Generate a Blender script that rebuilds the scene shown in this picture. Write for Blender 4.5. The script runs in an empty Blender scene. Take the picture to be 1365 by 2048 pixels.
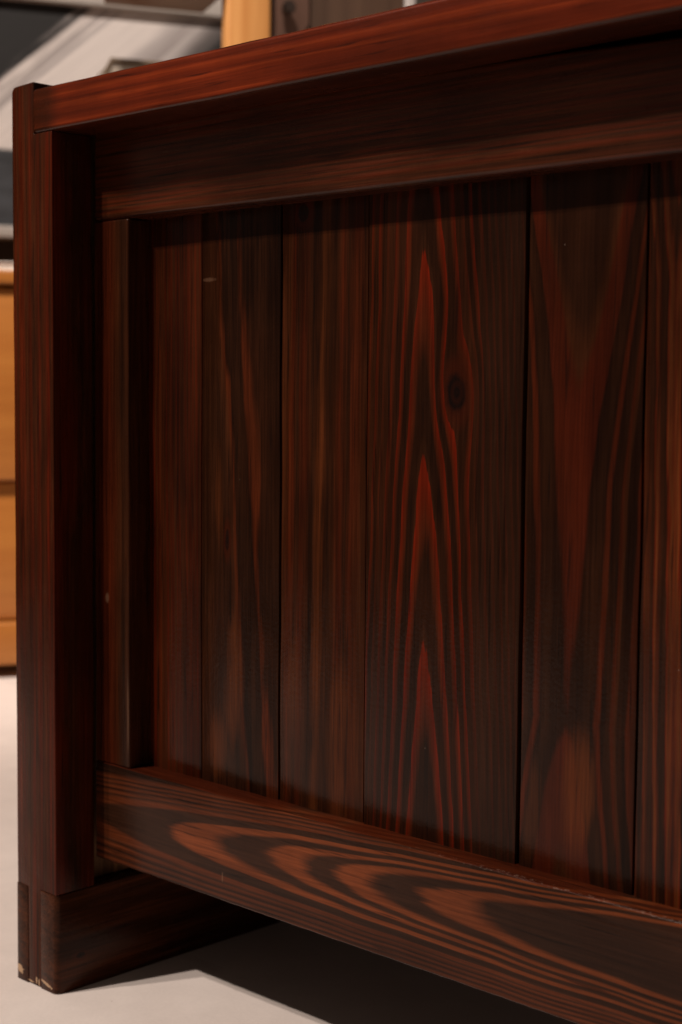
import bpy, bmesh, math, random
from mathutils import Vector, Matrix, noise

# ------------------------------------------------------------------ scene, camera, light
S = bpy.context.scene
COL = S.collection
random.seed(4)

R_ = Vector((0.71894009, 0.69502275, 0.00827798))
U_ = Vector((-0.05829628, 0.04842626, 0.99712409))
F_ = Vector((-0.69262305, 0.71735506, -0.07533282))
CAM = Vector((0.85946903, -0.6124517, 0.41346154))
cd = bpy.data.cameras.new('camera')
cam = bpy.data.objects.new('camera', cd)
COL.objects.link(cam)
m = Matrix.Identity(4)
for i in range(3):
    m[i][0], m[i][1], m[i][2], m[i][3] = R_[i], U_[i], -F_[i], CAM[i]
cam.matrix_world = m
cd.sensor_fit = 'VERTICAL'
cd.sensor_height = 36.0
cd.sensor_width = 24.0
cd.lens = 3098.785 / 2048 * 36.0
cd.clip_start = 0.02
cd.clip_end = 60
cd.dof.use_dof = True
cd.dof.focus_distance = 0.91
cd.dof.aperture_fstop = 8.5
S.camera = cam

W = bpy.data.worlds.new('World')
S.world = W
W.use_nodes = True
W.node_tree.nodes['Background'].inputs[0].default_value = (1.0, 0.80, 0.66, 1)
W.node_tree.nodes['Background'].inputs[1].default_value = 0.12

def lamp(name, loc, aim, power, size, cone, blend):
    l = bpy.data.lights.new(name, 'SPOT')
    l.energy = power
    l.shadow_soft_size = size
    l.color = (1.0, 0.87, 0.77)
    l.spot_size = math.radians(cone)
    l.spot_blend = blend
    o = bpy.data.objects.new(name, l)
    o.location = loc
    o.rotation_euler = (Vector(aim) - Vector(loc)).to_track_quat('-Z', 'Y').to_euler()
    COL.objects.link(o)
    return o
# two ceiling spots on the cabinet, plus an added fill spot for things behind
lamp('ceiling_or_fill_spot', (-0.64, -2.02, 2.93), (0.05, 0.10, 0.20), 340, 0.035, 52, 0.5)
lamp('ceiling_or_fill_spot', (-0.90, -1.86, 2.93), (0.05, 0.10, 0.20), 238, 0.035, 52, 0.5)
lamp('ceiling_or_fill_spot', (0.10, -0.20, 2.90), (-1.15, 1.0, 0.75), 300, 0.05, 50, 0.7)

S.view_settings.view_transform = 'Standard'
S.view_settings.look = 'None'
S.view_settings.gamma = 1
S.view_settings.exposure = 0
S.render.engine = 'CYCLES'

# ------------------------------------------------------------------ fitted dimensions (metres)
H, ZT, ZR, ZU, ZL, ZB, ZF = 0.62, 0.61498, 0.58588, 0.529, 0.15903, 0.09029, 0.0695
WP, WL = 0.04558, 0.02023
D1, D2, XS = 0.03327, 0.05032, 0.03774
DEPTH, XR = 0.42, 1.30

# ------------------------------------------------------------------ node helpers
class G:
    def __init__(s, name):
        s.m = bpy.data.materials.new(name)
        s.m.use_nodes = True
        s.t = s.m.node_tree
        s.t.nodes.clear()
        s.out = s.t.nodes.new('ShaderNodeOutputMaterial')
        s.b = s.t.nodes.new('ShaderNodeBsdfPrincipled')
        s.t.links.new(s.b.outputs[0], s.out.inputs[0])
    def put(s, sock, v):
        if isinstance(v, bpy.types.NodeSocket):
            s.t.links.new(v, sock)
        else:
            sock.default_value = v
    def f(s, op, a, b=0.0, c=0.0):
        n = s.t.nodes.new('ShaderNodeMath')
        n.operation = op
        s.put(n.inputs[0], a); s.put(n.inputs[1], b); s.put(n.inputs[2], c)
        return n.outputs[0]
    def add(s, a, b): return s.f('ADD', a, b)
    def sub(s, a, b): return s.f('SUBTRACT', a, b)
    def mul(s, a, b): return s.f('MULTIPLY', a, b)
    def sstep(s, v, lo, hi, a=0.0, b=1.0):
        n = s.t.nodes.new('ShaderNodeMapRange')
        n.interpolation_type = 'SMOOTHSTEP'
        s.put(n.inputs[0], v); n.inputs[1].default_value = lo; n.inputs[2].default_value = hi
        n.inputs[3].default_value = a; n.inputs[4].default_value = b
        return n.outputs[0]
    def xyz(s, x, y, z):
        n = s.t.nodes.new('ShaderNodeCombineXYZ')
        s.put(n.inputs[0], x); s.put(n.inputs[1], y); s.put(n.inputs[2], z)
        return n.outputs[0]
    def pos(s):
        n = s.t.nodes.new('ShaderNodeTexCoord')
        q = s.t.nodes.new('ShaderNodeSeparateXYZ')
        s.t.links.new(n.outputs['Object'], q.inputs[0])
        return q.outputs[0], q.outputs[1], q.outputs[2]
    def noise(s, vec, scale=1.0, detail=2.0, rough=0.5, dist=0.0):
        n = s.t.nodes.new('ShaderNodeTexNoise')
        s.put(n.inputs['Vector'], vec)
        n.inputs['Scale'].default_value = scale
        n.inputs['Detail'].default_value = detail
        n.inputs['Roughness'].default_value = rough
        n.inputs['Distortion'].default_value = dist
        return n.outputs[0]
    def voro(s, vec, scale):
        n = s.t.nodes.new('ShaderNodeTexVoronoi')
        s.put(n.inputs['Vector'], vec)
        n.inputs['Scale'].default_value = scale
        return n.outputs['Distance'], n.outputs['Color']
    def ramp(s, v, stops, interp='LINEAR'):
        n = s.t.nodes.new('ShaderNodeValToRGB')
        n.color_ramp.interpolation = interp
        e = n.color_ramp.elements
        while len(e) < len(stops): e.new(0.5)
        for k, (p, c) in enumerate(stops):
            e[k].position = p
        for k, (p, c) in enumerate(stops):
            e[k].color = (c[0], c[1], c[2], 1) if not isinstance(c, (int, float)) else (c, c, c, 1)
        s.put(n.inputs[0], v)
        return n.outputs[0]
    def mix(s, fac, a, b, mode='MIX'):
        n = s.t.nodes.new('ShaderNodeMix')
        n.data_type = 'RGBA'
        n.blend_type = mode
        s.put(n.inputs[0], fac)
        s.put(n.inputs[6], a if isinstance(a, bpy.types.NodeSocket) else (*a, 1))
        s.put(n.inputs[7], b if isinstance(b, bpy.types.NodeSocket) else (*b, 1))
        return n.outputs[2]
    def bump(s, h, strength, dist=0.001):
        n = s.t.nodes.new('ShaderNodeBump')
        n.inputs['Strength'].default_value = strength
        n.inputs['Distance'].default_value = dist
        s.put(n.inputs['Height'], h)
        return n.outputs[0]

# colours of the stained softwood
DK = (0.0115, 0.0036, 0.0015)
DG = (0.0185, 0.0058, 0.0023)
BR = (0.0340, 0.0092, 0.0030)
RD = (0.0620, 0.0062, 0.0014)
RB = (0.0440, 0.0072, 0.0020)
OR = (0.0920, 0.0235, 0.0056)
OB = (0.0640, 0.0162, 0.0042)
CHIPS = ((-0.0425, 0.0078, 0.0038, 0.0030, -0.3), (-0.0115, 0.0050, 0.0068, 0.0012, -0.25), (-0.0235, 0.0045, 0.0008, 0.0028, 0.0), (-0.0205, 0.0030, 0.0007, 0.0030, 0.0), (-0.030, 0.0022, 0.004, 0.0006, -0.1))
OT = (0.0780, 0.0190, 0.0050)
VEIL = (0.0265, 0.0072, 0.0026)

def wood(name, along, across, tc=0.0, drift=0.0, s0=0.0, aL=0.01, aR=None, p=1.5, e=0.0008,
         up=(0.0, 1.0), dn=(0.0, 1.0), lo=None, hi=None, stops=None, period=None,
         wob=0.003, wobf=9.0, nz=0.25, nzf=(60, 6), irregular=0.35, fibre=0.48, blotch=0.35,
         knots=(), scuffs=(), rough=0.23, seed=0.0, tint=1.0, endmask=None, chips=None, normal_shift=0.6,
         relief=0.25, specks=0.35, ringvar=0.75, spec=0.115, oref=D2, fade=(), feather=0.25, veil=0.45, up2=None, wear_glints=None, thin=(), fine=0.4):
    """Stained softwood. phi = rings across the board minus growth along it."""
    g = G(name)
    X, Y, Z = g.pos()
    ax = {'x': X, 'y': Y, 'z': Z}
    s_, t_ = ax[along], ax[across]
    o_ = ax[[k for k in 'xyz' if k not in (along, across)][0]]
    aR = aR or aL
    d = g.sub(s_, s0)
    # wandering centre line
    w1 = g.noise(g.xyz(g.mul(s_, wobf), seed, g.mul(o_, 4.0)), 1.0, 2.0, 0.5)
    w2 = g.noise(g.xyz(g.mul(s_, nzf[1]), g.mul(t_, nzf[0]), seed + 7.3), 1.0, 3.0, 0.55)
    u = g.sub(g.add(t_, g.mul(g.sub(o_, oref), normal_shift)), g.add(tc, g.mul(d, drift)))
    u = g.add(u, g.mul(g.sub(w1, 0.5), 2 * wob))
    for (ks, kt, ra, rb, amp) in knots:
        ea = g.mul(g.sub(s_, ks), 1.0 / (ra * 2.6))
        eb = g.mul(g.sub(t_, kt), 1.0 / (rb * 1.5))
        r2 = g.add(g.mul(ea, ea), g.mul(eb, eb))
        u = g.sub(u, g.mul(g.mul(eb, g.f('POWER', 2.718, g.mul(r2, -0.8))), amp * rb))
    pos_side = g.f('GREATER_THAN', u, 0.0)
    inv = g.add(1.0 / aL, g.mul(pos_side, 1.0 / aR - 1.0 / aL))
    au = g.f('SQRT', g.add(g.mul(u, u), e * e))
    Rr = g.f('POWER', g.mul(au, inv), p)
    Gp = g.mul(g.f('POWER', g.f('MAXIMUM', d, 0.0), up[1]), up[0]) if up[0] else 0.0
    if up2: Gp = g.add(Gp, g.mul(g.f('POWER', g.f('MAXIMUM', d, 0.0), up2[1]), up2[0]))
    Gn = g.mul(g.f('POWER', g.f('MAXIMUM', g.mul(d, -1.0), 0.0), dn[1]), dn[0]) if dn[0] else 0.0
    phi = g.sub(g.sub(Rr, Gp), Gn)
    phi = g.add(phi, g.mul(g.sub(w2, 0.5), 2 * nz))
    kmask = None
    ffk = g.noise(g.xyz(g.mul(s_, 130.0), g.mul(t_, 220.0), seed), 1.0, 3.0, 0.6)
    for (ks, kt, ra, rb, amp) in knots:
        ea = g.mul(g.sub(s_, ks), 1.0 / ra)
        eb = g.mul(g.sub(t_, kt), 1.0 / rb)
        r2 = g.add(g.mul(ea, ea), g.mul(eb, eb))
        core = g.sstep(g.add(r2, g.add(g.mul(g.sub(w2, 0.5), 1.2), g.mul(g.sub(ffk, 0.5), 1.2))), 0.25, 1.25, 1.0, 0.0)
        kr2 = r2
        halo = g.sstep(g.add(r2, g.mul(g.sub(w2, 0.5), 1.5)), 1.2, 4.5, 1.0, 0.0)
        khalo = halo if kmask is None else g.f('MAXIMUM', khalo, halo)
        kmask = core if kmask is None else g.f('MAXIMUM', kmask, core)
    ff = g.noise(g.xyz(g.mul(s_, 22.0), g.mul(t_, 420.0), g.add(g.mul(o_, 420.0), seed)), 1.0, 2.0, 0.6)
    phi = g.add(phi, g.mul(g.sub(ff, 0.5), 2 * feather))
    if period:
        n1 = g.t.nodes.new('ShaderNodeTexNoise')
        n1.noise_dimensions = '1D'
        g.put(n1.inputs['W'], g.add(g.mul(phi, 0.55), seed))
        n1.inputs['Scale'].default_value = 1.0
        n1.inputs['Detail'].default_value = 1.0
        phw = g.add(phi, g.mul(g.sub(n1.outputs[0], 0.5), irregular * 4))
        v = g.f('FRACT', g.mul(phw, 1.0 / period))
        col = g.ramp(v, stops)
        wn = g.t.nodes.new('ShaderNodeTexWhiteNoise')
        wn.noise_dimensions = '1D'
        g.put(wn.inputs['W'], g.add(g.f('FLOOR', g.mul(phw, 1.0 / period)), seed))
        col = g.mix(g.sstep(wn.outputs[0], 0.25, 1.0, 0.0, ringvar), col, VEIL)
        val = v
    else:
        v = g.f('DIVIDE', g.sub(phi, lo), hi - lo)
        col = g.ramp(v, [((q - lo) / (hi - lo), c) for q, c in stops])
        val = v
    vm = g.noise(g.xyz(g.mul(s_, 9.0), g.mul(t_, 34.0), g.add(g.mul(o_, 20.0), seed * 2.3)), 1.0, 4.0, 0.6)
    col = g.mix(g.sstep(vm, 0.38, 0.68, 0.0, veil), col, VEIL)
    for (f0, f1, st, fc) in fade:   # other tones across the board: stain zones, top rail's painted underside shade
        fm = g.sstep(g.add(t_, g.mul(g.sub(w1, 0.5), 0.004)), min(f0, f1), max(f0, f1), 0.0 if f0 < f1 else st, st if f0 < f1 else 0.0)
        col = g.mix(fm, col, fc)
    for (cs, ct, ra, rb, strength) in thin:   # patches where the stain took thinly
        ea = g.mul(g.sub(s_, cs), 1.0 / ra)
        eb = g.mul(g.sub(g.sub(t_, ct), g.mul(g.sub(w1, 0.5), 0.012)), 1.0 / rb)
        r2 = g.add(g.add(g.mul(ea, ea), g.mul(eb, eb)), g.add(g.mul(g.sub(w2, 0.5), 1.6), g.mul(g.sub(ff, 0.5), 1.2)))
        col = g.mix(g.sstep(r2, 0.1, 1.3, strength, 0.0), col, OT)
    # fibres, pores and broad stain variation
    fv = g.noise(g.xyz(g.mul(s_, 12.0), g.mul(t_, 560.0), g.mul(o_, 560.0)), 1.0, 4.0, 0.65)
    fv2 = g.noise(g.xyz(g.mul(s_, 5.0), g.mul(t_, 240.0), g.add(g.mul(o_, 240.0), seed)), 1.0, 2.0, 0.5)
    bl = g.noise(g.xyz(g.mul(s_, 7.0), g.mul(t_, 26.0), g.add(g.mul(o_, 26.0), seed * 1.7)), 1.0, 3.0, 0.55)
    cross = g.noise(g.xyz(g.mul(s_, 160.0), g.mul(t_, 20.0), seed + 3.1), 1.0, 2.0, 0.5)
    k1 = g.sstep(fv, 0.37, 0.63, 1.0 - fibre * 0.5, 1.0 + fibre * 0.45)
    k2 = g.sstep(fv2, 0.36, 0.64, 1.0 - fibre * 0.3, 1.0 + fibre * 0.3)
    # close annual lines
    fr = g.f('FRACT', g.add(g.mul(u, 1.0 / 0.0023), g.add(g.mul(w2, 3.0), g.mul(ff, 0.5))))
    k2 = g.mul(k2, g.ramp(fr, [(0, 1 + 0.08 * fine), (0.55, 1.0), (0.80, 1 - 0.28 * fine), (0.88, 1 - 0.28 * fine), (0.96, 1 + 0.08 * fine)]))
    k3 = g.sstep(bl, 0.28, 0.72, 1.0 - blotch, 1.0 + blotch)
    k4 = g.add(0.93, g.mul(cross, 0.14))
    k = g.mul(g.mul(k1, k2), g.mul(g.mul(k3, k4), tint))
    col = g.mix(1.0, col, g.xyz(k, k, k), 'MULTIPLY')
    ck = g.noise(g.xyz(g.mul(s_, 16.0), g.mul(t_, 380.0), g.add(g.mul(o_, 380.0), seed + 4.4)), 1.0, 2.0, 0.5)
    col = g.mix(g.sstep(ck, 0.60, 0.72, 0.0, 0.6), col, (0.005, 0.0022, 0.0014))
    if kmask is not None:
        col = g.mix(g.mul(khalo, 0.22), col, RD)
        col = g.mix(g.mul(kmask, g.add(0.80, g.mul(g.f('SINE', g.mul(g.f('SQRT', kr2), 11.0)), 0.16))), col, (0.0045, 0.0022, 0.0018))
    if endmask:   # (axis, from, to): darker sealed end of a board
        em = g.sstep(g.add(ax[endmask[0]], g.mul(g.sub(w2, 0.5), 0.006)), endmask[1], endmask[2], 1.0, 0.0)
        col = g.mix(g.mul(em, 0.75), col, DG)
    for (cs, ct, ra, rb, strength) in scuffs:   # rubbed pale marks
        ea = g.mul(g.sub(s_, cs), 1.0 / ra)
        eb = g.mul(g.sub(t_, ct), 1.0 / rb)
        r2 = g.add(g.add(g.mul(ea, ea), g.mul(eb, eb)), g.mul(g.sub(fv, 0.5), 2.2))
        sm = g.sstep(r2, 0.1, 1.1, strength, 0.0)
        col = g.mix(sm, col, (0.16, 0.085, 0.05))
    if chips:     # bare pale wood where the lower edge is knocked off
        n_ = g.noise(g.xyz(g.mul(X, 420.0), 4.2, g.mul(Z, 420.0)), 1.0, 3.0, 0.6)
        cm = None
        for (cx_, cz_, rx_, rz_, sl) in chips:
            ea = g.mul(g.sub(X, cx_), 1.0 / rx_)
            eb = g.mul(g.sub(g.sub(Z, cz_), g.mul(g.sub(X, cx_), sl)), 1.0 / rz_)
            r2 = g.add(g.add(g.mul(ea, ea), g.mul(eb, eb)), g.mul(g.sub(n_, 0.5), 3.0))
            q_ = g.sstep(r2, 0.75, 0.95, 1.0, 0.0)
            cm = q_ if cm is None else g.f('MAXIMUM', cm, q_)
        cm = g.mul(cm, g.f('LESS_THAN', Y, 0.0015))
        col = g.mix(cm, col, (0.42, 0.27, 0.16))
    if wear_glints:      # rubbed varnish and painted glints along an edge: (t0, t1, s_from, s_to)
        wnz = g.noise(g.xyz(g.mul(s_, 330.0), g.mul(t_, 500.0), g.mul(o_, 500.0)), 1.0, 3.0, 0.65)
        wm = g.mul(g.sstep(t_, wear_glints[0], wear_glints[0] + 0.0006), g.sstep(s_, wear_glints[2], wear_glints[3]))
        wm = g.mul(g.mul(wm, g.f('LESS_THAN', o_, D1 + 0.0032)), g.sstep(wnz, 0.56, 0.68))
        col = g.mix(g.mul(wm, 0.32), col, (0.30, 0.20, 0.15))
    if specks:
        vd, vc = g.voro(g.xyz(g.mul(s_, 1.0), g.mul(t_, 1.0), g.mul(o_, 1.0)), 75.0)
        sp = g.t.nodes.new('ShaderNodeSeparateColor')
        g.put(sp.inputs[0], vc)
        on = g.f('GREATER_THAN', sp.outputs[0], 0.90)
        dot = g.mul(g.sstep(vd, 0.014, 0.030, 1.0, 0.0), on)
        col = g.mix(g.mul(dot, specks), col, (0.30, 0.22, 0.18))
    g.put(g.b.inputs['Base Color'], col)
    smu = g.noise(g.xyz(g.mul(X, 30), g.mul(Y, 30), g.mul(Z, 30)), 1.0, 4.0, 0.6)
    sm2 = g.noise(g.xyz(g.mul(X, 9), g.mul(Y, 9), g.mul(Z, 9)), 1.0, 3.0, 0.6)
    rg = g.add(g.add(rough - 0.17, g.mul(sm2, 0.2)), g.add(g.mul(smu, 0.14), g.mul(g.sub(fv, 0.5), 0.10)))
    g.put(g.b.inputs['Roughness'], rg)
    g.b.inputs['Specular IOR Level'].default_value = spec
    pe = g.noise(g.xyz(X, Y, Z), 420.0, 3.0, 0.6)
    h = g.add(g.add(g.mul(pe, 0.9), g.mul(fv, 0.55)), g.add(g.mul(fv2, 0.6), g.mul(smu, 0.5)))
    g.put(g.b.inputs['Normal'], g.bump(h, relief, 0.0006))
    return g.m

# ------------------------------------------------------------------ mesh helpers
def finish(name, bm, mat, parent, jitter=0.0002, along=None, step=0.03, freq=40.0, warp=None):
    if along is not None:
        i = 'xyz'.index(along)
        lo = min(v.co[i] for v in bm.verts); hi = max(v.co[i] for v in bm.verts)
        n = max(2, int((hi - lo) / step))
        nrm = Vector((0, 0, 0)); nrm[i] = 1
        for k in range(1, n):
            co = Vector((0, 0, 0)); co[i] = lo + (hi - lo) * k / n
            bmesh.ops.bisect_plane(bm, geom=bm.verts[:] + bm.edges[:] + bm.faces[:], plane_co=co, plane_no=nrm, dist=1e-6)
    if warp:
        for v in bm.verts: warp(v.co)
    if jitter:
        for v in bm.verts:
            q = v.co * freq
            v.co += Vector((noise.noise(q), noise.noise(q + Vector((9.1, 2, 3))), noise.noise(q + Vector((1, 17.3, 5))))) * jitter
    me = bpy.data.meshes.new(name)
    bm.normal_update()
    bm.to_mesh(me); bm.free()
    me.materials.append(mat)
    me.shade_smooth()
    me.set_sharp_from_angle(angle=math.radians(38))
    o = bpy.data.objects.new(name, me)
    COL.objects.link(o)
    o.parent = parent
    return o

def bevel_all(bm, off, seg=3):
    es = [e for e in bm.edges if len(e.link_faces) == 2 and e.calc_face_angle(0) > 0.3]
    bmesh.ops.bevel(bm, geom=es, offset=off, segments=seg, profile=0.5, affect='EDGES', clamp_overlap=True)

def board(name, x, y, z, mat, parent, bev=0.0015, seg=3, along=None, big=(), shear=None, **kw):
    bm = bmesh.new()
    bmesh.ops.create_cube(bm, size=1.0)
    for v in bm.verts:
        v.co = Vector(((x[0] if v.co.x < 0 else x[1]), (y[0] if v.co.y < 0 else y[1]), (z[0] if v.co.z < 0 else z[1])))
        if shear: shear(v.co)
    for test, off, s in big:
        es = [e for e in bm.edges if all(test(v.co) for v in e.verts)]
        bmesh.ops.bevel(bm, geom=es, offset=off, segments=s, profile=0.5, affect='EDGES')
    if bev: bevel_all(bm, bev, seg)
    return finish(name, bm, mat, parent, along=along, **kw)

def prism(name, poly, axis, lo, hi, mat, parent, bev=0.001, seg=2, along=None, big=(), **kw):
    """poly in the two axes other than axis (in xyz order), pulled from lo to hi"""
    bm = bmesh.new()
    def P(a, b, c):
        return {'x': (c, a, b), 'y': (a, c, b), 'z': (a, b, c)}[axis]
    A = [bm.verts.new(P(a, b, lo)) for a, b in poly]
    B = [bm.verts.new(P(a, b, hi)) for a, b in poly]
    bm.faces.new(A); bm.faces.new(B[::-1])
    for i in range(len(poly)):
        j = (i + 1) % len(poly)
        bm.faces.new((A[j], A[i], B[i], B[j]))
    bmesh.ops.recalc_face_normals(bm, faces=bm.faces)
    for test, off, s in big:
        es = [e for e in bm.edges if all(test(v.co) for v in e.verts)]
        bmesh.ops.bevel(bm, geom=es, offset=off, segments=s, profile=0.5, affect='EDGES')
    if bev: bevel_all(bm, bev, seg)
    return finish(name, bm, mat, parent, along=along, **kw)

def thing(name, label, cat, loc=(0, 0, 0), rz=0.0, group=None):
    o = bpy.data.objects.new(name, None)
    COL.objects.link(o)
    o.location = loc
    o.rotation_euler = (0, 0, rz)
    o['label'] = label; o['category'] = cat
    if group: o['group'] = group
    return o

# ------------------------------------------------------------------ the floor and the wall behind
def floor_mat():
    g = G('floor_screed')
    X, Y, Z = g.pos()
    v = g.xyz(X, Y, Z)
    a = g.noise(v, 3.0, 4.0, 0.55)
    b = g.noise(v, 28.0, 4.0, 0.6)
    c = g.noise(v, 400.0, 2.0, 0.5)
    col = g.ramp(a, [(0.3, (0.60, 0.525, 0.485)), (0.7, (0.68, 0.61, 0.57))])
    k = g.add(0.83, g.add(g.mul(b, 0.20), g.mul(c, 0.12)))
    col = g.mix(1.0, col, g.xyz(k, k, k), 'MULTIPLY')
    st = g.noise(g.xyz(g.mul(X, 9), g.mul(Y, 40), 2.2), 1.0, 3.0, 0.6)
    col = g.mix(g.sstep(st, 0.66, 0.76, 0.0, 0.25), col, (0.40, 0.33, 0.29))
    vd, vc = g.voro(v, 55.0)
    sp = g.t.nodes.new('ShaderNodeSeparateColor')
    g.put(sp.inputs[0], vc)
    dot = g.mul(g.sstep(vd, 0.02, 0.05, 1.0, 0.0), g.f('GREATER_THAN', sp.outputs[0], 0.90))
    col = g.mix(g.mul(dot, 0.6), col, (0.22, 0.17, 0.14))
    g.put(g.b.inputs['Base Color'], col)
    g.b.inputs['Roughness'].default_value = 0.62
    g.b.inputs['Specular IOR Level'].default_value = 0.25
    g.put(g.b.inputs['Normal'], g.bump(g.add(b, g.mul(c, 0.3)), 0.15, 0.001))
    return g.m

def plain(name, col, rough=0.6, var=0.15, scale=40.0, spec=0.4, metallic=0.0):
    g = G(name)
    X, Y, Z = g.pos()
    n = g.noise(g.xyz(X, Y, Z), scale, 4.0, 0.6)
    k = g.add(1 - var, g.mul(n, 2 * var))
    g.put(g.b.inputs['Base Color'], g.mix(1.0, col, g.xyz(k, k, k), 'MULTIPLY'))
    g.b.inputs['Roughness'].default_value = rough
    g.b.inputs['Specular IOR Level'].default_value = spec
    g.b.inputs['Metallic'].default_value = metallic
    g.put(g.b.inputs['Normal'], g.bump(n, 0.15, 0.001))
    return g.m

bm = bmesh.new()
bmesh.ops.create_grid(bm, x_segments=8, y_segments=8, size=6.0)
fl = finish('floor', bm, floor_mat(), None, jitter=0)
fl['kind'] = 'structure'

# background frame: a = along the wall, q = distance behind the camera's own line, z = height
BA = math.radians(64)
HV = Vector((math.cos(BA), math.sin(BA), 0)); NV = Vector((-math.sin(BA), math.cos(BA), 0))
def bgp(a, q, z=0.0):
    v = CAM + HV * a + NV * q
    return (v.x, v.y, z)

wl = board('wall', (-2.4, 2.0), (0, 0.1), (-0.02, 2.9), plain('wall_paint', (0.055, 0.040, 0.030), 0.8, 0.2, 6.0), None, bev=0, jitter=0)
wl.location = bgp(0, 2.80); wl.rotation_euler = (0, 0, BA); wl['kind'] = 'structure'

# ------------------------------------------------------------------ the stained cabinet
cab = thing('wooden_cabinet', 'large dark red-brown stained wooden cabinet with vertical plank panel, in the foreground', 'cabinet')

m_post = wood('post_wood', 'z', 'x', oref=0.0, tc=-0.030, aL=0.0085, p=1.0, wob=0.003, wobf=5, nz=0.7, nzf=(130, 4),
              period=1.0, stops=[(0, BR), (0.3, RB), (0.55, RD), (0.8, RB), (1, DG)], seed=2.0, fine=0.3, tint=0.98, chips=CHIPS, normal_shift=0.25, rough=0.27, irregular=0.5, ringvar=0.35)
m_runner = wood('runner_wood', 'y', 'z', oref=0.0, tc=0.03, aL=0.011, p=1.1, wob=0.005, nz=0.7, nzf=(60, 8), period=1.0,
                stops=[(0, DK), (0.35, DG), (0.6, BR), (0.8, DG), (1, DK)], seed=5.0, tint=1.6, chips=CHIPS,
                knots=((0.020, 0.0234, 0.004, 0.0022, 0.4),), normal_shift=0.25, rough=0.27)
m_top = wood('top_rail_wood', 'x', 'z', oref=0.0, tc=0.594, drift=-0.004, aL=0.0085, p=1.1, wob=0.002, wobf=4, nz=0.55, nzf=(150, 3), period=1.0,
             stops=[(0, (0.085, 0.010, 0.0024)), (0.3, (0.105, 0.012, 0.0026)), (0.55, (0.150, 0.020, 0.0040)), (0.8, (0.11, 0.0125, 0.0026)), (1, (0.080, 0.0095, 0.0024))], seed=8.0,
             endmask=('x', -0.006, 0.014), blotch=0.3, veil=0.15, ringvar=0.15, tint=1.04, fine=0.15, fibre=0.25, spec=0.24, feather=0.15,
             fade=((ZR + 0.0032, ZR + 0.0008, 0.75, DG),))  # shade on the rail's underside painted into the colour
m_upper = wood('upper_rail_wood', 'x', 'z', oref=D1, tc=0.50, drift=0.01, aL=0.0036, p=1.0, wob=0.0015, wobf=4, nz=0.3, nzf=(90, 4), period=1.0,
               stops=[(0, BR), (0.3, RB), (0.55, (0.046, 0.009, 0.0035)), (0.8, BR), (1, (0.02, 0.007, 0.0035))], seed=11.0, spec=0.2, fine=0.3, tint=1.15, irregular=0.35, rough=0.27)
m_stile = wood('stile_wood', 'z', 'x', oref=D1, tc=0.013, aL=0.011, p=1.0, wob=0.006, wobf=8, nz=0.4, nzf=(60, 6), lo=-1, hi=5,
               stops=[(-1, RB), (0.5, RB), (1.2, BR), (1.8, DG), (2.3, BR), (5, RB)], seed=13.0, fine=0.25, tint=0.85, veil=0.2,
               scuffs=((0.274, 0.0146, 0.004, 0.0025, 0.4), (0.20, 0.0367, 0.035, 0.0010, 0.35)), rough=0.27)
lr = []
LB = (0.0230, 0.0088, 0.0046); LK = (0.0150, 0.0058, 0.0032); LO = (0.1180, 0.0285, 0.0090); LM = (0.0720, 0.0172, 0.0060)
for q, c in [(-8, LK), (-6, LM), (-5.2, LK), (-4.4, LM), (-3.7, LK), (-2.9, LM), (-2.3, LK), (-1.5, LM), (-1.1, LB), (-0.6, LM), (-0.1, LM), (0.1, LB),
             (1.12, LB), (1.25, LO), (1.75, LO), (2.0, LB), (2.48, LB), (2.6, LO), (2.9, LO), (3.05, LB), (3.33, LB), (3.45, LO), (3.7, LO), (3.9, LB),
             (4.33, LB), (4.45, LO), (4.75, LO), (5.0, LB)]:
    lr.append((-q, c))
m_lower = wood('lower_rail_wood', 'x', 'z', oref=D1, tc=0.124, drift=0.035, s0=0.0, aL=0.0168, aR=0.0125, p=2.5, e=0.002, up=(1 / 0.07, 1.0),
               lo=-8, hi=8, stops=sorted(lr, key=lambda q: q[0]), wob=0.0025, wobf=9, nz=0.32, nzf=(40, 8), seed=17.0, blotch=0.25, tint=1.0, wear_glints=(0.1578, 0.16, 0.24, 0.42),
               fibre=0.32, fine=0.3, scuffs=((0.1333, 0.1056, 0.0008, 0.004, 0.5),), normal_shift=0.3, veil=0.15, feather=0.10, fade=((0.1584, 0.1589, 0.7, (0.046, 0.0070, 0.0021)),))
m_side = wood('side_panel_wood', 'z', 'y', tc=0.1, aL=0.009, p=1.0, period=1.0, stops=[(0, (0.16, 0.075, 0.035)), (0.5, (0.22, 0.11, 0.05)), (1, (0.16, 0.075, 0.035))], seed=21.0, veil=0.1, rough=0.45)
m_plain = wood('cabinet_top_wood', 'x', 'y', tc=0.2, aL=0.01, p=1.0, period=1.0, stops=[(0, DK), (0.5, RB), (1, DK)], seed=23.0)

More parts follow.
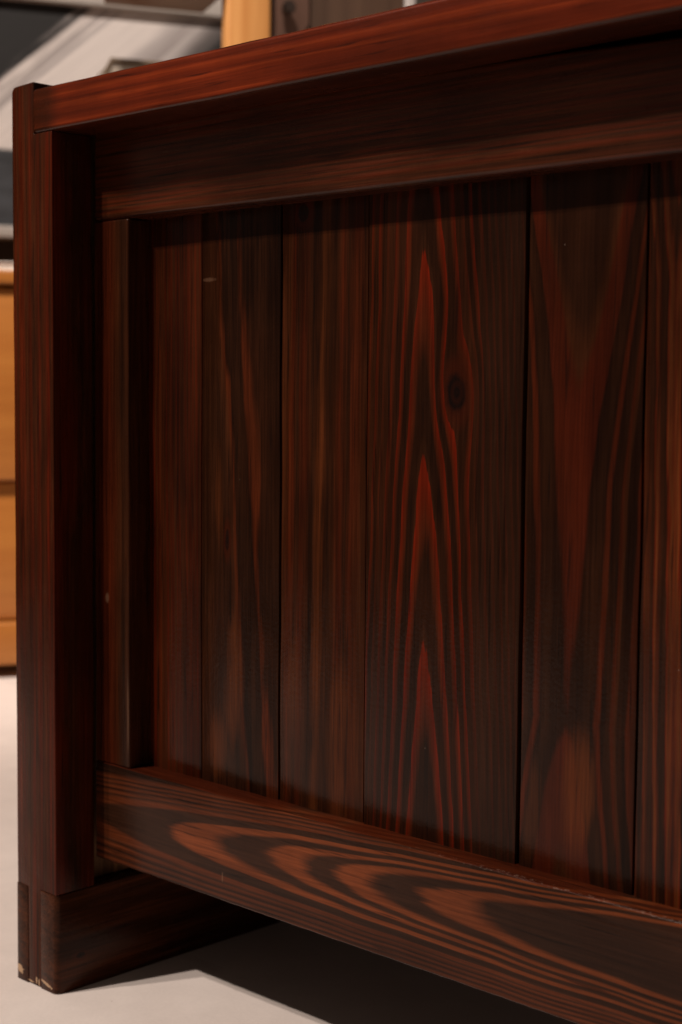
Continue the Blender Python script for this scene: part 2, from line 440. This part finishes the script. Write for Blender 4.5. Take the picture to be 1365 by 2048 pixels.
# side frame on the left: post with a lap at the top and a tenon through the runner
TE = (-0.0328, -0.0180)
def side_frame(flip):
    sx = (lambda v: v) if not flip else (lambda v: XR - v)
    g = 0.00018
    poly = [(-WP, H - 0.001), (-WP, ZF + g), (TE[0], ZF - 0.0015), (TE[0], 0.0008), (TE[1], 0.0008), (TE[1], ZF + g), (0, ZF + g), (0, ZR - g), (-WL - g, ZR - g), (-WL - g, H)]
    prism('post', [(sx(a), b) for a, b in poly], 'y', 0.0, D1 - 0.0006, m_post, cab, bev=0.0006, seg=3, along='z',
          big=((lambda c: c.z > H - 0.005 and abs(c.x - sx(-WP)) < 1e-4, 0.004, 4),))
    poly = [(-WP - 0.0004, -0.0003), (TE[0] - g, -0.0003), (TE[0] - g, D1), (TE[1] + g, D1), (TE[1] + g, -0.0003), (0.0006, -0.0003), (0.0006, DEPTH), (-WP - 0.0004, DEPTH)]
    prism('runner', [(sx(a), b) for a, b in poly], 'z', 0.0, ZF, m_runner, cab, bev=0.0004, seg=2, along='y',
          big=((lambda c: abs(c.x - sx(0.0006)) < 1e-4 and c.y < 0.001, 0.0042, 4),))
    xs = sorted((sx(-0.032), sx(-0.013)))
    board('side_panel', xs, (D1 + 0.0004, DEPTH - 0.035), (ZF + 0.0006, H - 0.012), m_side, cab, bev=0.001)
    xs = sorted((sx(-WP), sx(-0.0)))
    board('post', xs, (DEPTH - 0.034, DEPTH), (ZF + 0.0006, H - 0.006), m_post, cab, bev=0.0015)
side_frame(False)
side_frame(True)

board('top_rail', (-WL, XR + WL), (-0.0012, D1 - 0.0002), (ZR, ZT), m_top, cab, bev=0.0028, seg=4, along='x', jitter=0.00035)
def droop(c):     # the upper rail has sunk a little towards the middle, opening a gap under the top rail
    if c.z > 0.57: c.z -= 0.005 + min(max(0.0, c.x - 0.27) * 0.035, 0.010)
board('frame_rail', (0.0005, XR - 0.0005), (D1, D2 + 0.02), (ZU, ZR + 0.005 + 0.0045), m_upper, cab, bev=0.0032, seg=4, along='x', warp=droop, jitter=0.0003)
board('frame_rail', (0.0005, XR - 0.0005), (D1, D2 + 0.02), (ZB, ZL), m_lower, cab, bev=0.0013, seg=3, along='x', jitter=0.00035, step=0.007, freq=110.0)
board('frame_stile', (0.0005, XS), (D1 + 0.0002, D2 + 0.02), (ZL + 0.0003, ZU - 0.0003), m_stile, cab, bev=0.0012, seg=4, along='z', jitter=0.0004)
board('frame_stile', (XR - XS, XR - 0.0005), (D1 + 0.0002, D2 + 0.02), (ZL + 0.0003, ZU - 0.0003), m_stile, cab, bev=0.0012, seg=4, along='z')
board('cabinet_top', (-0.012, XR + 0.012), (D1, DEPTH), (H - 0.0115, H - 0.0065), m_plain, cab, bev=0.001)
board('back_panel', (-0.0125, XR + 0.0125), (DEPTH - 0.03, DEPTH - 0.012), (ZF + 0.02, H - 0.0125), m_plain, cab, bev=0.001)
board('bottom_panel', (-0.0125, XR + 0.0125), (D2 + 0.021, DEPTH - 0.031), (ZB + 0.012, ZB + 0.024), m_plain, cab, bev=0.001)

board('gap_blocker', (0.001, XR - 0.001), (D2 + 0.0205, D2 + 0.04), (ZU + 0.022, H - 0.0125), m_plain, cab, bev=0.001)  # added unseen batten; blocks the leak so the rail gap stays dark
P = {}
P[0] = wood('plank_wood_fine', 'z', 'x', tc=0.035, drift=-0.01, aL=0.0034, p=1.0, wob=0.001, wobf=5, nz=0.35, nzf=(90, 5), period=1.0,
            stops=[(0, BR), (0.35, RB), (0.6, RD), (0.85, RB), (1, BR)], irregular=0.3, seed=31.0, tint=0.72, blotch=0.45)
P[1] = wood('plank_wood_dark', 'z', 'x', tc=0.1405, drift=-0.085, s0=0.36, aL=0.012, aR=0.030, p=1.0, wob=0.0055, wobf=10, nz=0.55, nzf=(55, 8), lo=-1, hi=5,
            stops=[(-1, (0.052, 0.0095, 0.0026)), (0.03, (0.052, 0.0095, 0.0026)), (0.22, DK), (0.9, DG), (1.40, DK), (1.62, (0.056, 0.0110, 0.0030)), (1.85, BR), (2.3, DG), (5, DK)], seed=34.0, tint=0.88, blotch=0.5, thin=((0.232, 0.124, 0.045, 0.010, 0.75), (0.185, 0.108, 0.025, 0.010, 0.4), (0.345, 0.112, 0.04, 0.005, 0.3)),
            knots=((0.320, 0.1181, 0.0085, 0.0022, 0.4),), scuffs=((0.4866, 0.1000, 0.0016, 0.007, 0.28),), feather=0.12)
P[2] = wood('plank_wood_streaked', 'z', 'x', tc=0.2005, drift=0.02, s0=0.33, aL=0.0085, aR=0.0105, p=1.0, wob=0.003, wobf=8, nz=0.7, nzf=(90, 4), lo=-1, hi=6,
            stops=[(-1, OB), (0.25, OB), (0.55, BR), (0.9, DG), (1.2, BR), (1.7, RB), (2.2, DG), (2.8, RB), (3.4, BR), (6, RB)], seed=37.0, tint=0.78, thin=((0.20, 0.222, 0.055, 0.014, 0.6), (0.31, 0.200, 0.12, 0.0042, 0.7), (0.21, 0.180, 0.05, 0.010, 0.35)),
            knots=((0.5225, 0.1863, 0.006, 0.005, 0.3),), blotch=0.4)
P[3] = wood('plank_wood_flame', 'z', 'x', tc=0.2848, drift=-0.012, s0=0.38, aL=0.0142, aR=0.0150, p=1.55, e=0.0008, up=(-1 / 0.112, 1.0), dn=(1 / 0.112, 1.0),
            period=1.0, stops=[(0, DG), (0.04, DG), (0.12, DK), (0.50, DK), (0.66, RB), (0.80, RD), (0.955, (0.088, 0.0062, 0.0014)), (0.985, DG), (1, DG)], wob=0.0032, wobf=11, nz=0.20,
            nzf=(60, 7), irregular=0.08, seed=40.0, knots=((0.4153, 0.3082, 0.0115, 0.0078, 1.9),), fade=((0.316, 0.330, 0.8, (0.018, 0.0068, 0.0034)), (0.272, 0.252, 0.35, VEIL)), blotch=0.3, fibre=0.3, feather=0.09, veil=0.35)
P[4] = wood('plank_wood_forked', 'z', 'x', tc=0.3865, drift=0.02, s0=0.244, aL=0.0100, aR=0.0090, p=1.6, e=0.001, up=(330.0, 3.0), up2=(1.6, 0.4), dn=(38.0, 1.0), lo=-9, hi=12,
            stops=[(-9, DG), (-3.9, DG), (-2.9, BR), (-2.4, (0.042, 0.0062, 0.0019)), (-0.25, (0.038, 0.0058, 0.0019)), (0.05, DK), (1.6, DG), (2.3, DK), (2.8, RB), (3.3, RB), (3.7, DK), (5.2, DG), (5.7, RB), (6.6, BR), (7.0, DK), (9, DK), (9.5, RB), (12, DK)],
            wob=0.0030, wobf=12, nz=0.6, nzf=(45, 8), seed=43.0, thin=((0.205, 0.392, 0.040, 0.011, 0.65), (0.19, 0.364, 0.03, 0.006, 0.35)), tint=0.93, veil=0.28, blotch=0.3, fibre=0.3)
P[5] = wood('plank_wood_straight', 'z', 'x', tc=0.446, drift=-0.02, s0=0.47, aL=0.0062, aR=0.0062, p=1.0, e=0.003, up=(14.0, 1.0), wob=0.0018, wobf=8, nz=0.3, nzf=(70, 6), period=1.0,
            stops=[(0, DK), (0.35, DK), (0.55, RB), (0.75, OB), (0.9, RD), (1, DK)], irregular=0.35, seed=46.0)
P[6] = wood('plank_wood_plain', 'z', 'x', tc=0.60, aL=0.012, p=1.2, up=(9.0, 1.0), period=1.0, wob=0.004, nz=0.4,
            stops=[(0, DK), (0.4, BR), (0.7, RD), (1, DK)], seed=49.0)
joints = [0.030, 0.09251, 0.16676, 0.23998, 0.35487, 0.42917]
x = joints[-1]
for wd in (0.112, 0.078, 0.096, 0.118, 0.074, 0.101, 0.088, 0.115):
    joints.append(x + wd); x += wd
joints.append(XR - 0.03)
gaps = {1: 0.0005, 2: 0.0006, 3: 0.0005, 4: 0.0010, 5: 0.0008}
offs = [0.0004, 0.0, 0.0005, -0.0003, 0.0004, -0.0002, 0.0003]
for k in range(len(joints) - 1):
    g0 = gaps.get(k, 0.0006); g1 = gaps.get(k + 1, 0.0006)
    o = board('plank', (joints[k] + g0, joints[k + 1] - g1), (D2 + offs[k % 7], D2 + 0.014), (ZL - 0.010, ZU + 0.02), P[min(k, 6)], cab,
              bev=0.0007, seg=2, along='z', jitter=0.0005, freq=16.0)

# ------------------------------------------------------------------ things behind the cabinet
def lightwood(name, along, across, c0, c1, scale=1.0, seed=0.0, rough=0.4):
    g = G(name)
    X, Y, Z = g.pos()
    ax = {'x': X, 'y': Y, 'z': Z}
    s_, t_ = ax[along], ax[across]
    o_ = ax[[k for k in 'xyz' if k not in (along, across)][0]]
    n = g.noise(g.xyz(g.mul(s_, 2.0 * scale), g.mul(t_, 45.0 * scale), g.add(g.mul(o_, 45.0 * scale), seed)), 1.0, 3.0, 0.5)
    n2 = g.noise(g.xyz(g.mul(s_, 20.0), g.mul(t_, 500.0), g.mul(o_, 500.0)), 1.0, 2.0, 0.5)
    col = g.ramp(n, [(0.3, c0), (0.7, c1)])
    k = g.add(0.88, g.mul(n2, 0.24))
    col = g.mix(1.0, col, g.xyz(k, k, k), 'MULTIPLY')
    g.put(g.b.inputs['Base Color'], col)
    g.b.inputs['Roughness'].default_value = rough
    g.put(g.b.inputs['Normal'], g.bump(n2, 0.1, 0.0005))
    return g.m

# low honey-coloured chest: front plane at q = 2.25
ch = thing('wooden_chest', 'honey-coloured low wooden chest of drawers behind the dark cabinet at the left edge', 'chest', bgp(0, 2.25), BA)
mh = lightwood('honey_wood', 'x', 'z', (0.32, 0.108, 0.016), (0.37, 0.136, 0.023), seed=1.0)
mhz = lightwood('honey_wood_upright', 'z', 'x', (0.32, 0.108, 0.016), (0.36, 0.130, 0.022), seed=4.0)
A0, A1 = -0.30, 0.75
board('body', (A0, A1), (0.018, 0.46), (0.082, 0.5645), mhz, ch, bev=0.002)
board('top', (A0 - 0.01, A1 + 0.01), (-0.012, 0.465), (0.566, 0.586), mh, ch, bev=0.004, seg=3)
for (a0, a1) in ((A0 + 0.006, 0.222), (0.228, A1 - 0.006)):
    d = board('drawer', (a0, a1), (-0.001, 0.018), (0.287, 0.561), mh, ch, bev=0.003)
    d = board('drawer', (a0, a1), (0.013, 0.018), (0.084, 0.2838), mh, ch, bev=0.003)
board('plinth', (A0, A1), (-0.004, 0.45), (0.020, 0.0815), mh, ch, bev=0.003)
for a in (A0 + 0.03, A1 - 0.09):
    board('foot', (a, a + 0.06), (0.03, 0.43), (0.0, 0.0198), plain('dark_foot', (0.02, 0.014, 0.01)), ch, bev=0.001)

# white book on the chest
bk = thing('book', 'thin white book lying on top of the honey-coloured chest', 'book', bgp(0.33, 2.34, 0.5862), BA - 0.30)
mw = plain('white_paper', (0.72, 0.66, 0.62), 0.7, 0.05, 60)
board('cover', (-0.13, 0.06), (-0.08, 0.10), (0.0, 0.0018), mw, bk, bev=0.0004)
board('pages', (-0.129, 0.057), (-0.077, 0.098), (0.002, 0.0105), plain('page_edges', (0.66, 0.61, 0.55), 0.8, 0.1, 300), bk, bev=0.0004)
board('cover', (-0.13, 0.06), (-0.08, 0.10), (0.0108, 0.0126), mw, bk, bev=0.0004)

# framed abstract painting on the wall (q = 2.75); local x along wall, z up
def painting_mat():
    g = G('abstract_brushwork')
    X, Y, Z = g.pos()
    # diagonal direction of the sweep
    dx, dz = 0.74, 0.67
    t = g.add(g.mul(X, dx), g.mul(g.sub(Z, 0.9), dz))          # along the stroke
    q = g.sub(g.mul(X, dz), g.mul(g.sub(Z, 0.9), dx))          # across it, grows to lower right
    st = g.noise(g.xyz(g.mul(t, 5.0), g.mul(q, 130.0), 0.0), 1.0, 4.0, 0.6)
    big = g.noise(g.xyz(g.mul(t, 5.0), g.mul(q, 14.0), 3.0), 1.0, 3.0, 0.55)
    qq = g.add(q, g.add(g.mul(g.sub(st, 0.5), 0.050), g.mul(g.sub(big, 0.5), 0.03)))
    Gm = (0.50, 0.455, 0.44); K = (0.012, 0.011, 0.011); Wt = (0.72, 0.655, 0.62); Gy = (0.34, 0.30, 0.29); Dg = (0.14, 0.12, 0.115)
    lo, hi = 0.1, 0.6
    stops = [(0.10, K), (0.210, K), (0.218, Gy), (0.226, Wt), (0.234, Gy), (0.244, Gm), (0.252, Wt), (0.314, Wt), (0.326, Gm), (0.350, Gy), (0.365, Gm), (0.385, Dg), (0.41, K), (0.6, K)]
    col = g.ramp(g.mul(g.sub(qq, lo), 1 / (hi - lo)), [((a - lo) / (hi - lo), c) for a, c in stops])
    dk = g.ramp(g.noise(g.xyz(g.mul(X, 9), 1.0, g.mul(Z, 30)), 1.0, 3.0, 0.5), [(0.35, (0.03, 0.032, 0.036)), (0.7, (0.065, 0.07, 0.08))])
    kb = g.add(0.72, g.mul(st, 0.56))
    col = g.mix(1.0, col, g.xyz(kb, kb, kb), 'MULTIPLY')
    lowm = g.sstep(g.add(Z, g.mul(g.sub(st, 0.5), 0.006)), 0.829, 0.836, 1.0, 0.0)
    col = g.mix(lowm, col, dk)
    g.put(g.b.inputs['Base Color'], col)
    g.b.inputs['Roughness'].default_value = 0.75
    g.put(g.b.inputs['Normal'], g.bump(st, 0.2, 0.001))
    return g.m
pt = thing('painting', 'framed black and white abstract painting with a diagonal white sweep, behind the cabinet', 'painting', bgp(0, 2.75, 0), BA)
mf = plain('frame_grey', (0.45, 0.41, 0.375), 0.55, 0.15, 60)
PA0, PA1, PZ0, PZ1 = -0.50, 0.95, 0.700, 1.085
board('canvas', (PA0, PA1), (0.004, 0.02), (PZ0 - 0.01, PZ1 + 0.01), painting_mat(), pt, bev=0)
board('frame_bar', (PA0, PA1), (-0.015, 0.03), (PZ0 - 0.021, PZ0), mf, pt, bev=0.003, along='x')
board('frame_bar', (PA0, PA1), (-0.015, 0.03), (PZ1, PZ1 + 0.04), mf, pt, bev=0.003, along='x')
board('frame_bar', (PA0 - 0.04, PA0 - 0.0005), (-0.015, 0.03), (PZ0 - 0.021, PZ1 + 0.04), mf, pt, bev=0.003)
board('frame_bar', (PA1 + 0.0005, PA1 + 0.04), (-0.015, 0.03), (PZ0 - 0.021, PZ1 + 0.04), mf, pt, bev=0.003)

# beige case standing on the chest
cs = thing('case', 'beige hard case with a slanted corner standing behind the cabinet, below the painting', 'case', bgp(0.463, 2.30, 0.5862), BA)
mb = plain('beige_vinyl', (0.36, 0.30, 0.24), 0.55, 0.12, 120)
mbe = plain('beige_edge', (0.16, 0.115, 0.075), 0.5, 0.2, 90)
poly = [(0, 0), (0, 0.296), (0.010, 0.316), (0.28, 0.316), (0.29, 0.296), (0.29, 0)]
prism('shell', poly, 'y', 0.004, 0.10, mb, cs, bev=0.003, seg=3)
prism('edge_band', [(-0.003, 0.0), (-0.003, 0.298), (0.0085, 0.3195), (0.2815, 0.3195), (0.293, 0.298), (0.293, 0.0),
                    (0.287, 0.0), (0.287, 0.295), (0.2785, 0.3135), (0.0115, 0.3135), (0.003, 0.295), (0.003, 0.0)], 'y', 0.0, 0.0036, mbe, cs, bev=0.0006, seg=1)

# upright of pale orange wood with a brown shelf, and brown cupboard to its right
su = thing('shelf_unit', 'pale orange wooden upright carrying a brown shelf, behind the top edge of the cabinet', 'shelf', bgp(0, 2.0, 0), BA)
board('upright', (0.5638, 0.6241), (0.0, 0.03), (0.0, 1.5), lightwood('orange_pine', 'z', 'x', (0.46, 0.19, 0.05), (0.58, 0.28, 0.09), seed=9.0, scale=1.6), su, bev=0.004, seg=3)
board('upright', (0.426, 0.45), (0.09, 0.118), (0.9558, 1.5), lightwood('brown_upright', 'z', 'x', (0.10, 0.05, 0.025), (0.14, 0.07, 0.03), seed=3.0), su, bev=0.003)
board('shelf', (0.425, 0.5634), (0.0, 0.12), (0.937, 0.9555), lightwood('brown_shelf_wood', 'x', 'y', (0.10, 0.045, 0.02), (0.17, 0.08, 0.035), seed=2.0), su, bev=0.002)

cb = thing('cupboard', 'tall dark brown cupboard with a knobbed plate right of the orange upright', 'cupboard', bgp(0, 2.05, 0), BA)
mbr = lightwood('brown_cupboard_wood', 'z', 'x', (0.060, 0.032, 0.020), (0.085, 0.046, 0.028), seed=6.0)
board('body', (0.640, 0.835), (0.0, 0.16), (0.0, 1.4), mbr, cb, bev=0.003)
board('edge_strip', (0.8355, 0.850), (-0.004, 0.15), (0.0, 1.4), plain('grey_edge', (0.42, 0.38, 0.36)), cb, bev=0.002)
pl = prism('plate', [(0.6415, 0.880), (0.668, 0.880), (0.690, 0.915), (0.690, 1.06), (0.6415, 1.06)], 'y', -0.014, -0.001,
           plain('brown_metal', (0.20, 0.11, 0.08), 0.35, 0.15, 90, 0.5, 0.3), cb, bev=0.002)
bm = bmesh.new()
prof = [(0.0, 0.0), (0.006, 0.0), (0.006, 0.006), (0.0085, 0.010), (0.0095, 0.015), (0.0075, 0.020), (0.0, 0.0215)]
seg = 24
rings = []
for r, y in prof[1:-1]:
    rings.append([bm.verts.new((0.656 + r * math.cos(2 * math.pi * i / seg), -0.0142 - y, 0.932 + r * math.sin(2 * math.pi * i / seg))) for i in range(seg)])
for A, B in zip(rings, rings[1:]):
    for i in range(seg):
        bm.faces.new((A[i], A[(i + 1) % seg], B[(i + 1) % seg], B[i]))
bm.faces.new(rings[0]); bm.faces.new(rings[-1][::-1])
bmesh.ops.recalc_face_normals(bm, faces=bm.faces)
finish('knob', bm, plain('dark_knob', (0.03, 0.02, 0.016), 0.25, 0.1, 90, 0.5), pl, jitter=0)
